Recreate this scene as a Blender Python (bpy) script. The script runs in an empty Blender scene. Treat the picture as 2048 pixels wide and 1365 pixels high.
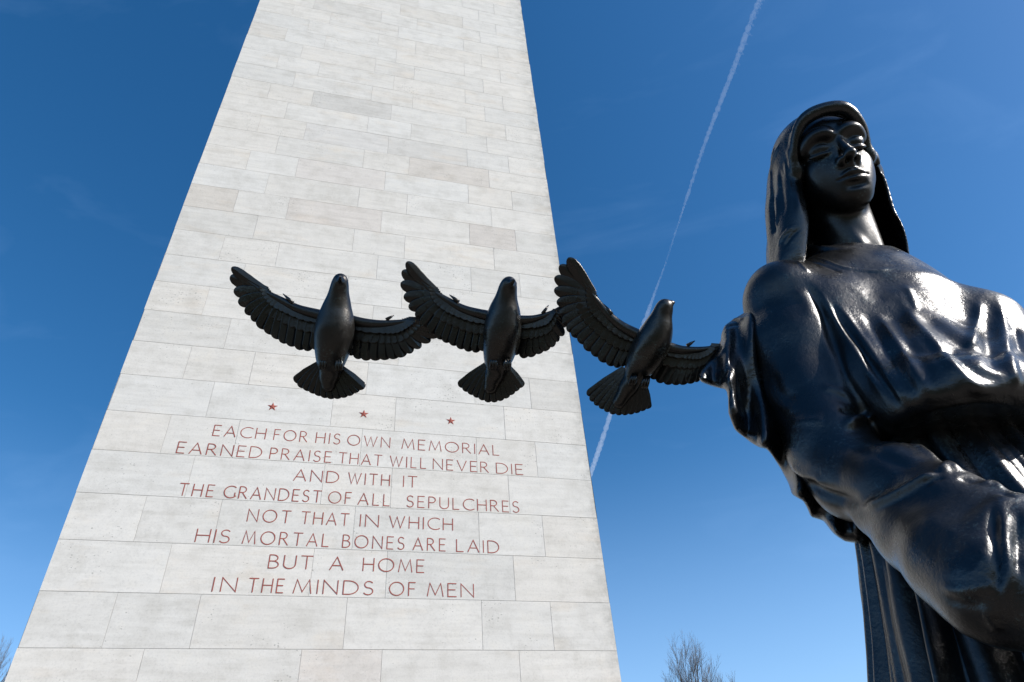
import bpy, math, random
import numpy as np
from mathutils import Vector, Matrix
from mathutils.bvhtree import BVHTree

S = bpy.context.scene
COL = S.collection
rad = math.radians
# ------------------------------------------------------------------ camera
FPX, CX, CY = 1372.0, 1024.0, 682.5          # focal length and centre in pixels of the 2048 px wide photograph
_z = np.array([-132., 1677., -FPX]); _z /= np.linalg.norm(_z)
_f = np.array([0., 0., -1.]); _f = _f - _z * (_f @ _z); _f /= np.linalg.norm(_f)
_x = np.cross(_f, _z)
M3 = np.array([_x, _f, _z])                  # world = M3 @ camera
CAM = np.array([0., 0., 1.5])
cd = bpy.data.cameras.new('camera'); cam = bpy.data.objects.new('camera', cd); COL.objects.link(cam)
cd.sensor_width = 36.0; cd.lens = 36.0 * FPX / 2048.0; cd.clip_start = 0.05; cd.clip_end = 60000
mw = Matrix.Identity(4)
for i in range(3):
    for j in range(3): mw[i][j] = M3[i][j]
    mw[i][3] = CAM[i]
cam.matrix_world = mw
S.camera = cam

# ------------------------------------------------------------------ light
SUN_AZ, SUN_EL = 105.0, 34.0                 # azimuth from +Y towards +X, elevation
sv = Vector((math.sin(rad(SUN_AZ)) * math.cos(rad(SUN_EL)), math.cos(rad(SUN_AZ)) * math.cos(rad(SUN_EL)), math.sin(rad(SUN_EL))))
ld = bpy.data.lights.new('sun', 'SUN'); ld.energy = 2.35; ld.angle = rad(0.53); ld.color = (1.0, 0.945, 0.87)
sun = bpy.data.objects.new('sun', ld); COL.objects.link(sun)
sun.rotation_euler = sv.to_track_quat('Z', 'Y').to_euler()
wd = bpy.data.worlds.new('World'); S.world = wd; wd.use_nodes = True
nt = wd.node_tree; nt.nodes.clear()
wo = nt.nodes.new('ShaderNodeOutputWorld'); bg = nt.nodes.new('ShaderNodeBackground'); sk = nt.nodes.new('ShaderNodeTexSky')
sk.sky_type = 'NISHITA'; sk.sun_disc = False; sk.sun_elevation = rad(SUN_EL); sk.sun_rotation = rad(SUN_AZ)
sk.altitude = 150; sk.air_density = 1.0; sk.dust_density = 0.6; sk.ozone_density = 2.2
bg.inputs['Strength'].default_value = 0.06
hs = nt.nodes.new('ShaderNodeHueSaturation'); hs.inputs['Saturation'].default_value = 1.35
nt.links.new(sk.outputs[0], hs.inputs['Color'])
# low pale air over the horizon and a few thin streaks of cirrus
tcw = nt.nodes.new('ShaderNodeTexCoord'); sxw = nt.nodes.new('ShaderNodeSeparateXYZ'); nt.links.new(tcw.outputs['Generated'], sxw.inputs[0])
mr = nt.nodes.new('ShaderNodeMapRange'); mr.interpolation_type = 'SMOOTHSTEP'
mr.inputs['From Min'].default_value = 0.52; mr.inputs['From Max'].default_value = 0.02; mr.inputs['To Max'].default_value = 0.44; nt.links.new(sxw.outputs['Z'], mr.inputs['Value'])
mpw = nt.nodes.new('ShaderNodeMapping'); mpw.inputs['Rotation'].default_value = (0.5, 0.25, 0.6); mpw.inputs['Scale'].default_value = (1.2, 4.5, 6.5); nt.links.new(tcw.outputs['Generated'], mpw.inputs['Vector'])
nw = nt.nodes.new('ShaderNodeTexNoise'); nw.inputs['Scale'].default_value = 1.7; nw.inputs['Detail'].default_value = 7.0; nw.inputs['Roughness'].default_value = 0.55; nw.inputs['Distortion'].default_value = 0.6; nt.links.new(mpw.outputs[0], nw.inputs['Vector'])
mc = nt.nodes.new('ShaderNodeMapRange'); mc.inputs['From Min'].default_value = 0.52; mc.inputs['From Max'].default_value = 0.80; mc.inputs['To Max'].default_value = 0.06; nt.links.new(nw.outputs['Fac'], mc.inputs['Value'])
ma = nt.nodes.new('ShaderNodeMath'); ma.operation = 'ADD'; ma.use_clamp = True; nt.links.new(mr.outputs[0], ma.inputs[0]); nt.links.new(mc.outputs[0], ma.inputs[1])
mx = nt.nodes.new('ShaderNodeMix'); mx.data_type = 'RGBA'; nt.links.new(ma.outputs[0], mx.inputs[0]); nt.links.new(hs.outputs[0], mx.inputs[6]); mx.inputs[7].default_value = (3.7, 5.9, 9.6, 1)
nt.links.new(mx.outputs[2], bg.inputs['Color'])
nt.links.new(bg.outputs[0], wo.inputs['Surface'])
S.view_settings.view_transform = 'Standard'; S.view_settings.look = 'None'; S.view_settings.exposure = 1.38; S.view_settings.gamma = 1.0

# ------------------------------------------------------------------ helpers: projection
Z3 = np.array([0., 0., 1.])
def ray(px, py):
    d = M3 @ np.array([px - CX, -(py - CY), -FPX]); return d / np.linalg.norm(d)
def P(px, py, Y):
    d = ray(px, py); return CAM + d * (Y / d[1])
def zc(p): return -(M3.T @ (np.asarray(p) - CAM))[2]
_a = rad(16.6)
XL = np.array([math.cos(_a), math.sin(_a), 0.]); FL = np.array([math.sin(_a), -math.cos(_a), 0.])   # the statue's own left and forward
AX = P(1700, 500, 1.75); AX[2] = 0
def PL(px, py, yf):
    d = ray(px, py); t = (yf - FL @ (CAM - AX)) / (FL @ d); return CAM + d * t
def G(x, f, z): return AX + XL * x + FL * f + Z3 * z

# ------------------------------------------------------------------ helpers: objects
def tag(o, label=None, cat=None, group=None, kind=None):
    if label: o['label'] = label
    if cat: o['category'] = cat
    if group: o['group'] = group
    if kind: o['kind'] = kind
    return o
def empty(name, loc=(0, 0, 0)):
    o = bpy.data.objects.new(name, None); COL.objects.link(o); o.location = Vector(loc); o.empty_display_size = 0.1
    return o
def mesh_obj(name, V, F, mat, parent=None, smooth=True):
    me = bpy.data.meshes.new(name)
    V = np.asarray(V, dtype=np.float64)
    if parent is not None: V = V - np.array(parent.location)      # thing Empties are never rotated here
    me.from_pydata(V.tolist(), [], [list(map(int, f)) for f in F]); me.update()
    if smooth: me.shade_smooth()
    if mat: me.materials.append(mat)
    o = bpy.data.objects.new(name, me); COL.objects.link(o)
    if parent is not None: o.parent = parent
    return o
class MB:
    def __init__(s): s.V = []; s.F = []; s.n = 0
    def add(s, V, F):
        s.V.append(np.asarray(V, float)); s.F += [[i + s.n for i in f] for f in F]; s.n += len(V)
    def build(s, name, mat, parent=None, smooth=True): return mesh_obj(name, np.vstack(s.V), s.F, mat, parent, smooth)
    def tube(s, pts, rr, seg=8):
        pts = [np.asarray(p, float) for p in pts]; V = []; F = []
        n = len(pts); ref = None
        for i, p in enumerate(pts):
            t = pts[min(i + 1, n - 1)] - pts[max(i - 1, 0)]; t = t / (np.linalg.norm(t) + 1e-12)
            if ref is None:
                ref = np.cross(t, [0.3, 0.2, 0.9]); ref /= np.linalg.norm(ref)
            ref = ref - t * (ref @ t); ref /= np.linalg.norm(ref) + 1e-12
            b = np.cross(t, ref)
            for k in range(seg):
                a = 2 * math.pi * k / seg; V.append(p + rr[i] * (math.cos(a) * ref + math.sin(a) * b))
        for i in range(n - 1):
            for k in range(seg):
                k2 = (k + 1) % seg; F.append([i * seg + k, i * seg + k2, (i + 1) * seg + k2, (i + 1) * seg + k])
        F.append(list(range(seg))[::-1]); F.append([(n - 1) * seg + k for k in range(seg)])
        s.add(V, F)
def catmull(pts, per=8):
    pts = [np.asarray(p, float) for p in pts]
    if len(pts) < 3:
        return np.array([pts[0] + (pts[-1] - pts[0]) * t for t in np.linspace(0, 1, per + 1)])
    e = [2 * pts[0] - pts[1]] + pts + [2 * pts[-1] - pts[-2]]; out = []
    for i in range(1, len(e) - 2):
        for t in np.linspace(0, 1, per, endpoint=False):
            a, b, c, d = e[i - 1:i + 3]
            out.append(0.5 * ((2 * b) + (-a + c) * t + (2 * a - 5 * b + 4 * c - d) * t * t + (-a + 3 * b - 3 * c + d) * t ** 3))
    out.append(pts[-1]); return np.array(out)

# ------------------------------------------------------------------ helpers: clay (distance fields, surfaced by surface nets)
class Clay:
    def __init__(s, lo, hi, h):
        s.lo = np.asarray(lo, float); s.h = h
        s.n = np.ceil((np.asarray(hi) - s.lo) / h).astype(int) + 1
        s.d = np.full(s.n, 0.5, np.float32)
        s.ax = [(s.lo[i] + h * np.arange(s.n[i])).astype(np.float32) for i in range(3)]
    def box(s, lo, hi):
        a = np.clip(np.floor((np.asarray(lo) - s.lo) / s.h).astype(int), 0, s.n - 1)
        b = np.clip(np.ceil((np.asarray(hi) - s.lo) / s.h).astype(int) + 1, 1, s.n)
        sl = tuple(slice(a[i], max(b[i], a[i] + 1)) for i in range(3))
        X = s.ax[0][sl[0]][:, None, None]; Y = s.ax[1][sl[1]][None, :, None]; Z = s.ax[2][sl[2]][None, None, :]
        return sl, X, Y, Z
    def put(s, sl, e, k, op='u'):
        d = s.d[sl]
        if op == 'u':
            if k > 0:
                h = np.maximum(k - np.abs(d - e), 0) / k; s.d[sl] = np.minimum(d, e) - h * h * k * 0.25
            else: s.d[sl] = np.minimum(d, e)
        elif op == 's':
            e = -e
            if k > 0:
                h = np.maximum(k - np.abs(d - e), 0) / k; s.d[sl] = np.maximum(d, e) + h * h * k * 0.25
            else: s.d[sl] = np.maximum(d, e)
        else:
            if k > 0:
                h = np.maximum(k - np.abs(d - e), 0) / k; s.d[sl] = np.maximum(d, e) + h * h * k * 0.25
            else: s.d[sl] = np.maximum(d, e)
    def cone(s, a, b, ra, rb, k=0.0, op='u'):
        a = np.asarray(a, float); b = np.asarray(b, float); m = max(ra, rb) + 2 * k + 3 * s.h
        sl, X, Y, Z = s.box(np.minimum(a, b) - m, np.maximum(a, b) + m)
        ab = b - a; L2 = max(ab @ ab, 1e-9)
        t = np.clip(((X - a[0]) * ab[0] + (Y - a[1]) * ab[1] + (Z - a[2]) * ab[2]) / L2, 0, 1)
        e = np.sqrt((X - a[0] - t * ab[0]) ** 2 + (Y - a[1] - t * ab[1]) ** 2 + (Z - a[2] - t * ab[2]) ** 2) - (ra + (rb - ra) * t)
        s.put(sl, e.astype(np.float32), k, op)
    def chain(s, pts, k=0.0, op='u'):
        for (a, ra), (b, rb) in zip(pts[:-1], pts[1:]): s.cone(a, b, ra, rb, k, op)
    def ell(s, c, A, r, k=0.0, op='u'):
        """ellipsoid: centre c, rows of A its unit axes, radii r"""
        c = np.asarray(c, float); A = np.asarray(A, float); r = np.asarray(r, float)
        ext = np.sqrt(((A * r[:, None]) ** 2).sum(0)) + 2 * k + 3 * s.h
        sl, X, Y, Z = s.box(c - ext, c + ext)
        q = [(X - c[0]) * A[i, 0] + (Y - c[1]) * A[i, 1] + (Z - c[2]) * A[i, 2] for i in range(3)]
        k0 = np.sqrt(sum((q[i] / r[i]) ** 2 for i in range(3))); k1 = np.sqrt(sum((q[i] / r[i] ** 2) ** 2 for i in range(3))) + 1e-9
        s.put(sl, (k0 * (k0 - 1) / k1).astype(np.float32), k, op)
    def plane(s, p, n, k=0.0):
        """keep what lies on the side the normal points away from"""
        n = np.asarray(n, float); n = n / np.linalg.norm(n)
        X, Y, Z = s.ax[0][:, None, None], s.ax[1][None, :, None], s.ax[2][None, None, :]
        e = ((X - p[0]) * n[0] + (Y - p[1]) * n[1] + (Z - p[2]) * n[2]).astype(np.float32)
        s.put((slice(None),) * 3, e, k, 'i')
    def mesh(s):
        d = s.d; h = s.h
        sg = d < 0
        c = [sg[i:d.shape[0] - 1 + i, j:d.shape[1] - 1 + j, k:d.shape[2] - 1 + k] for i in (0, 1) for j in (0, 1) for k in (0, 1)]
        al = np.logical_and.reduce(c); an = np.logical_or.reduce(c); act = an & ~al
        I = np.argwhere(act); idx = np.full(act.shape, -1, np.int64); idx[act] = np.arange(len(I))
        off = np.array([(i, j, k) for i in (0, 1) for j in (0, 1) for k in (0, 1)])
        val = np.stack([d[I[:, 0] + o[0], I[:, 1] + o[1], I[:, 2] + o[2]] for o in off], 1)
        acc = np.zeros((len(I), 3)); cnt = np.zeros(len(I))
        for a in range(8):
            for b in range(a + 1, 8):
                if np.abs(off[a] - off[b]).sum() != 1: continue
                va, vb = val[:, a], val[:, b]; m = (va < 0) != (vb < 0)
                t = np.where(m, va / np.where(m, va - vb, 1), 0)[:, None]
                acc += np.where(m[:, None], off[a] + t * (off[b] - off[a]), 0); cnt += m
        V = s.lo + h * (I + acc / cnt[:, None])
        Fs = []
        for ax in range(3):
            u, v = (ax + 1) % 3, (ax + 2) % 3
            sh = list(d.shape); lo = [0, 0, 0]; lo[u] = 1; lo[v] = 1
            hi = [sh[0] - 1, sh[1] - 1, sh[2] - 1]
            sl0 = tuple(slice(lo[i], hi[i]) for i in range(3))
            sl1 = tuple(slice(lo[i] + (i == ax), hi[i] + (i == ax)) for i in range(3))
            m = sg[sl0] != sg[sl1]; E = np.argwhere(m) + lo; ins = sg[sl0][m]
            def cell(du, dv):
                q = E.copy(); q[:, u] -= du; q[:, v] -= dv; return idx[q[:, 0], q[:, 1], q[:, 2]]
            q = np.stack([cell(1, 1), cell(0, 1), cell(0, 0), cell(1, 0)], 1)
            q[~ins] = q[~ins][:, ::-1]
            Fs.append(q)
        F = np.vstack(Fs); F = F[(F >= 0).all(1)]
        return V, F
def vnormals(V, F):
    n = np.cross(V[F[:, 2]] - V[F[:, 0]], V[F[:, 3]] - V[F[:, 1]]); N = np.zeros_like(V)
    for i in range(4):
        for c in range(3): N[:, c] += np.bincount(F[:, i], n[:, c], len(V))
    return N / (np.linalg.norm(N, axis=1)[:, None] + 1e-12)
def relax(V, F, it=1, lam=0.5):
    a = np.concatenate([F[:, 0], F[:, 1], F[:, 2], F[:, 3]]); b = np.concatenate([F[:, 1], F[:, 2], F[:, 3], F[:, 0]])
    a, b = np.concatenate([a, b]), np.concatenate([b, a])
    deg = np.bincount(a, minlength=len(V))[:, None] + 1e-9
    for _ in range(it):
        Q = np.stack([np.bincount(a, V[b, c], len(V)) for c in range(3)], 1) / deg
        V = V + lam * (Q - V)
    return V
def sculpt(V, F, strokes, conv=lambda x, y: (x, y), amp=1.0):
    """strokes: (points in photo pixels, width px, height px); found on the surface, then raised (+) or cut (-) along the normals"""
    bv = BVHTree.FromPolygons(V.tolist(), F.tolist()); N = relax(vnormals(V, F), F, 3)
    D = np.zeros(len(V)); sc = 1.0
    o = Vector(CAM)
    for pts, w, a in strokes:
        q0, q1 = conv(0, 0), conv(1, 0); k = abs(q1[0] - q0[0])
        px = catmull([np.array(conv(*p), float) for p in pts], 6); P3 = []
        for x, y in px:
            hit = bv.ray_cast(o, Vector(ray(x, y)))
            if hit[0] is not None: P3.append(np.array(hit[0]))
        if len(P3) < 2: continue
        P3 = np.array(P3); m = zc(P3.mean(0)) / FPX * k; wm = w * m; am = a * m * amp
        n = len(P3); tt = np.linspace(0, 1, n); tap = np.clip(np.minimum(tt, 1 - tt) / 0.22, 0, 1); tap = tap * tap * (3 - 2 * tap) * 0.95 + 0.05
        lo = P3.min(0) - 3 * wm; hi = P3.max(0) + 3 * wm
        I = np.where(((V > lo) & (V < hi)).all(1))[0]; Q = V[I]
        best = np.full(len(I), 1e9); bt = np.zeros(len(I))
        for i in range(n - 1):
            ab = P3[i + 1] - P3[i]
            if ab @ ab > (12 * wm) ** 2: continue
            t = np.clip((Q - P3[i]) @ ab / (ab @ ab + 1e-12), 0, 1); dd = np.linalg.norm(Q - P3[i] - t[:, None] * ab, axis=1)
            b = dd < best; best[b] = dd[b]; bt[b] = (tap[i] + (tap[i + 1] - tap[i]) * t)[b]
        D[I] += am * bt * np.exp(-(best / wm) ** 2)
    return V + N * D[:, None]
def lumps(V, N, seed, scale, amp, n=24):
    rs = np.random.RandomState(seed); d = np.zeros(len(V))
    for _ in range(n):
        k = rs.normal(size=3); k = k / np.linalg.norm(k) * scale * (0.6 + rs.rand()); d += np.sin(V @ k + rs.rand() * 6.28)
    return V + N * (d * amp / math.sqrt(n))[:, None]

# ------------------------------------------------------------------ materials
def newmat(name):
    m = bpy.data.materials.new(name); m.use_nodes = True; t = m.node_tree; b = t.nodes['Principled BSDF']; return m, t, b
def nd(t, kind, **kw):
    n = t.nodes.new('ShaderNode' + kind)
    for k, v in kw.items():
        if k.startswith('_'): setattr(n, k[1:], v)
        else: n.inputs[k.replace('_', ' ')].default_value = v
    return n
def ramp(t, src, stops):
    r = t.nodes.new('ShaderNodeValToRGB'); e = r.color_ramp.elements
    while len(e) < len(stops): e.new(0.5)
    for i, (p, c) in enumerate(stops): e[i].position = p; e[i].color = (*c, 1) if len(c) == 3 else c
    t.links.new(src, r.inputs[0]); return r.outputs[0]
def mixc(t, fac, a, b, mode='MIX'):
    n = t.nodes.new('ShaderNodeMix'); n.data_type = 'RGBA'; n.blend_type = mode
    for s, v in ((0, fac), (6, a), (7, b)):
        if hasattr(v, 'is_output'): t.links.new(v, n.inputs[s])
        elif s == 0: n.inputs[0].default_value = v
        else: n.inputs[s].default_value = (*v, 1)
    return n.outputs[2]
def mth(t, op, a, b=None, clamp=False):
    n = t.nodes.new('ShaderNodeMath'); n.operation = op; n.use_clamp = clamp
    for i, v in enumerate((a, b)):
        if v is None: continue
        if hasattr(v, 'is_output'): t.links.new(v, n.inputs[i])
        else: n.inputs[i].default_value = v
    return n.outputs[0]

def bronze(name, base=(0.057, 0.057, 0.058), rough=0.25, grain=1.0):
    m, t, b = newmat(name)
    g = nd(t, 'NewGeometry'); pos = g.outputs['Position']
    n1 = nd(t, 'TexNoise', Scale=9.0, Detail=6.0, Roughness=0.6); t.links.new(pos, n1.inputs['Vector'])
    n2 = nd(t, 'TexNoise', Scale=140.0, Detail=5.0, Roughness=0.65); t.links.new(pos, n2.inputs['Vector'])
    n3 = nd(t, 'TexNoise', Scale=33.0, Detail=4.0, Roughness=0.6); t.links.new(pos, n3.inputs['Vector'])
    c = mixc(t, n1.outputs['Fac'], tuple(x * 0.72 for x in base), tuple(x * 1.3 for x in base))
    pat = ramp(t, mth(t, 'MULTIPLY', n1.outputs['Fac'], n2.outputs['Fac']), [(0.315, (0, 0, 0)), (0.40, (1, 1, 1))])
    c = mixc(t, mth(t, 'MULTIPLY', pat, 0.45), c, (0.085, 0.125, 0.12))
    t.links.new(c, b.inputs['Base Color'])
    t.links.new(mth(t, 'SUBTRACT', 0.92, mth(t, 'MULTIPLY', pat, 0.35)), b.inputs['Metallic'])
    n4 = nd(t, 'TexNoise', Scale=4.2, Detail=5.0, Roughness=0.6); mp4 = nd(t, 'Mapping'); mp4.inputs['Scale'].default_value = (1.0, 1.0, 0.35); t.links.new(pos, mp4.inputs['Vector']); t.links.new(mp4.outputs[0], n4.inputs['Vector'])
    r = mth(t, 'ADD', mth(t, 'MULTIPLY', n3.outputs['Fac'], 0.16), rough - 0.08); r = mth(t, 'ADD', r, mth(t, 'MULTIPLY', ramp(t, n4.outputs['Fac'], [(0.48, (0, 0, 0)), (0.68, (1, 1, 1))]), 0.16)); t.links.new(r, b.inputs['Roughness'])
    h = mth(t, 'ADD', mth(t, 'MULTIPLY', n2.outputs['Fac'], 0.5), mth(t, 'MULTIPLY', n3.outputs['Fac'], 0.9))
    bp = nd(t, 'Bump', Strength=0.4 * grain, Distance=0.005); t.links.new(h, bp.inputs['Height']); t.links.new(bp.outputs[0], b.inputs['Normal'])
    return m
BRONZE = bronze('dark_bronze')
BRONZE_FACE = bronze('smooth_bronze', (0.046, 0.045, 0.045), 0.31, 0.35)
BRONZE_BIRD = bronze('bird_bronze', (0.058, 0.055, 0.052), 0.27, 0.6)

def stone():
    m, t, b = newmat('limestone')
    at = nd(t, 'Attribute', _attribute_name='tint'); ao = nd(t, 'Attribute', _attribute_name='shift')
    tc = nd(t, 'TexCoord')
    ad = nd(t, 'VectorMath', _operation='ADD'); t.links.new(tc.outputs['Object'], ad.inputs[0]); t.links.new(ao.outputs['Vector'], ad.inputs[1])
    v = ad.outputs[0]
    mp = nd(t, 'Mapping'); mp.inputs['Scale'].default_value = (1.0, 1.0, 9.0); t.links.new(v, mp.inputs['Vector'])
    bed = nd(t, 'TexNoise', Scale=1.6, Detail=7.0, Roughness=0.62); t.links.new(mp.outputs[0], bed.inputs['Vector'])
    mot = nd(t, 'TexNoise', Scale=3.2, Detail=8.0, Roughness=0.68); t.links.new(v, mot.inputs['Vector'])
    fine = nd(t, 'TexNoise', Scale=46.0, Detail=4.0, Roughness=0.7); t.links.new(v, fine.inputs['Vector'])
    c = at.outputs['Color']
    c = mixc(t, 1.0, c, ramp(t, bed.outputs['Fac'], [(0.32, (0.90, 0.897, 0.888)), (0.5, (0.98, 0.98, 0.978)), (0.66, (1.03, 1.03, 1.03))]), 'MULTIPLY')
    c = mixc(t, 1.0, c, ramp(t, mot.outputs['Fac'], [(0.3, (0.87, 0.865, 0.85)), (0.52, (1, 1, 1)), (0.7, (1.03, 1.02, 1.0))]), 'MULTIPLY')
    c = mixc(t, 1.0, c, ramp(t, fine.outputs['Fac'], [(0.33, (0.9, 0.9, 0.9)), (0.5, (1, 1, 1)), (1.0, (1.03, 1.03, 1.03))]), 'MULTIPLY')
    # rust-coloured patches in the stone
    ru = nd(t, 'TexNoise', Scale=1.1, Detail=5.0, Roughness=0.6); mp3 = nd(t, 'Mapping'); mp3.inputs['Scale'].default_value = (1, 1, 2.5); mp3.inputs['Location'].default_value = (7, 3, 1)
    t.links.new(v, mp3.inputs['Vector']); t.links.new(mp3.outputs[0], ru.inputs['Vector'])
    c = mixc(t, mth(t, 'MULTIPLY', ramp(t, ru.outputs['Fac'], [(0.57, (0, 0, 0)), (0.72, (1, 1, 1))]), 0.45), c, mixc(t, 1.0, c, (1.0, 0.92, 0.83), 'MULTIPLY'))
    # pits of the travertine, gathered in patches
    mp2 = nd(t, 'Mapping'); mp2.inputs['Scale'].default_value = (1.0, 1.0, 1.5); t.links.new(v, mp2.inputs['Vector'])
    vo = nd(t, 'TexVoronoi', Scale=27.0, Randomness=1.0); wv = nd(t, 'VectorMath', _operation='MULTIPLY_ADD'); t.links.new(fine.outputs['Color'], wv.inputs[0]); wv.inputs[1].default_value = (.03, .03, .03); t.links.new(mp2.outputs[0], wv.inputs[2]); t.links.new(wv.outputs[0], vo.inputs['Vector'])
    pm = nd(t, 'TexNoise', Scale=1.5, Detail=6.0, Roughness=0.6); t.links.new(v, pm.inputs['Vector'])
    sep = nd(t, 'SeparateColor'); t.links.new(vo.outputs['Color'], sep.inputs[0])
    thr = mth(t, 'MULTIPLY', mth(t, 'SUBTRACT', mth(t, 'POWER', mth(t, 'MULTIPLY', pm.outputs['Fac'], 1.75), 3.0), mth(t, 'ADD', mth(t, 'MULTIPLY', sep.outputs[0], 1.15), 0.24), clamp=True), 0.30)
    pit = mth(t, 'LESS_THAN', vo.outputs['Distance'], thr)
    c = mixc(t, mth(t, 'MULTIPLY', pit, 0.55), c, (0.24, 0.235, 0.21))
    # algae along the right-hand arris
    sx = nd(t, 'SeparateXYZ'); t.links.new(tc.outputs['Object'], sx.inputs[0])
    al = nd(t, 'MapRange'); al.inputs['From Min'].default_value = 3.22; al.inputs['From Max'].default_value = 3.62; t.links.new(sx.outputs['X'], al.inputs['Value'])
    an = nd(t, 'TexNoise', Scale=4.5, Detail=7.0, Roughness=0.7); t.links.new(tc.outputs['Object'], an.inputs['Vector'])
    st = mth(t, 'MULTIPLY', mth(t, 'POWER', al.outputs[0], 1.6), ramp(t, an.outputs['Fac'], [(0.40, (0, 0, 0)), (0.62, (1, 1, 1))]))
    c = mixc(t, mth(t, 'MULTIPLY', st, 0.55), c, (0.27, 0.265, 0.235))
    t.links.new(c, b.inputs['Base Color']); b.inputs['Roughness'].default_value = 0.85; b.inputs['Specular IOR Level'].default_value = 0.25
    hh = mth(t, 'SUBTRACT', mth(t, 'ADD', mth(t, 'MULTIPLY', fine.outputs['Fac'], 0.25), mth(t, 'MULTIPLY', bed.outputs['Fac'], 0.5)), mth(t, 'MULTIPLY', pit, 0.6))
    bp = nd(t, 'Bump', Strength=0.30, Distance=0.006); t.links.new(hh, bp.inputs['Height']); t.links.new(bp.outputs[0], b.inputs['Normal'])
    return m
STONE = stone()
def plain(name, col, rough=0.8, nscale=20.0, var=0.25):
    m, t, b = newmat(name); g = nd(t, 'NewGeometry'); n = nd(t, 'TexNoise', Scale=nscale, Detail=5.0); t.links.new(g.outputs['Position'], n.inputs['Vector'])
    t.links.new(mixc(t, n.outputs['Fac'], tuple(x * (1 - var) for x in col), tuple(x * (1 + var) for x in col)), b.inputs['Base Color']); b.inputs['Roughness'].default_value = rough
    return m
MORTAR = plain('mortar', (0.56, 0.54, 0.50), 0.9)
RED = plain('red_paint', (0.32, 0.074, 0.050), 0.7, 30.0, 0.35)
BARK = plain('bark', (0.15, 0.135, 0.125), 0.9, 6.0, 0.3)

# ------------------------------------------------------------------ ground
def ground():
    m, t, b = newmat('pale_paving'); g = nd(t, 'NewGeometry')
    br = nd(t, 'TexBrick', Scale=1.0); br.inputs['Color1'].default_value = (0.16, 0.135, 0.108, 1); br.inputs['Color2'].default_value = (0.135, 0.114, 0.092, 1); br.inputs['Mortar'].default_value = (0.08, 0.07, 0.058, 1)
    br.inputs['Brick Width'].default_value = 0.9; br.inputs['Row Height'].default_value = 0.6; br.inputs['Mortar Size'].default_value = 0.012
    t.links.new(g.outputs['Position'], br.inputs['Vector'])
    n = nd(t, 'TexNoise', Scale=2.0, Detail=8.0); t.links.new(g.outputs['Position'], n.inputs['Vector'])
    t.links.new(mixc(t, 1.0, br.outputs['Color'], ramp(t, n.outputs['Fac'], [(0.3, (0.75, 0.75, 0.75)), (0.7, (1.15, 1.15, 1.15))]), 'MULTIPLY'), b.inputs['Base Color']); b.inputs['Roughness'].default_value = 0.85
    gm = plain('unseen_grass', (0.050, 0.056, 0.030), 0.95, 3.0, 0.4)  # unseen lawn around the paving, added for dark reflections in the bronze
    tag(mesh_obj('ground', [(-3000, -3000, 0), (3000, -3000, 0), (3000, 3000, 0), (-3000, 3000, 0)], [(0, 1, 2, 3)], gm, smooth=False), kind='structure')
    tag(mesh_obj('pavement', [(-14, -2.2, .004), (20, -2.2, .004), (20, 22, .004), (-14, 22, .004)], [(0, 1, 2, 3)], m, smooth=False), kind='structure')
ground()

# ------------------------------------------------------------------ tower
TA = np.array([0.9584, 0.2854, 0.]); TA /= np.linalg.norm(TA); TN = np.array([TA[1], -TA[0], 0.])
TQ = P(640, 900, 7.5); TQ[2] = 0
S0, S1, TH, TD = -2.562, 3.625, 31.0, 6.19
tower = bpy.data.objects.new('memorial_tower', None); COL.objects.link(tower)
tower.matrix_world = Matrix(((TA[0], -TN[0], 0, TQ[0]), (TA[1], -TN[1], 0, TQ[1]), (0, 0, 1, 0), (0, 0, 0, 1)))   # local x along the face, -y out of the face, z up
tag(tower, 'tall pale limestone tower carved with red lettering and three stars', 'tower')
def raw(name, V, F, mat, parent, smooth=False):
    me = bpy.data.meshes.new(name); me.from_pydata([tuple(map(float, v)) for v in V], [], F); me.update(); me.materials.append(mat)
    if smooth: me.shade_smooth()
    o = bpy.data.objects.new(name, me); COL.objects.link(o); o.parent = parent; return o
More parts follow.
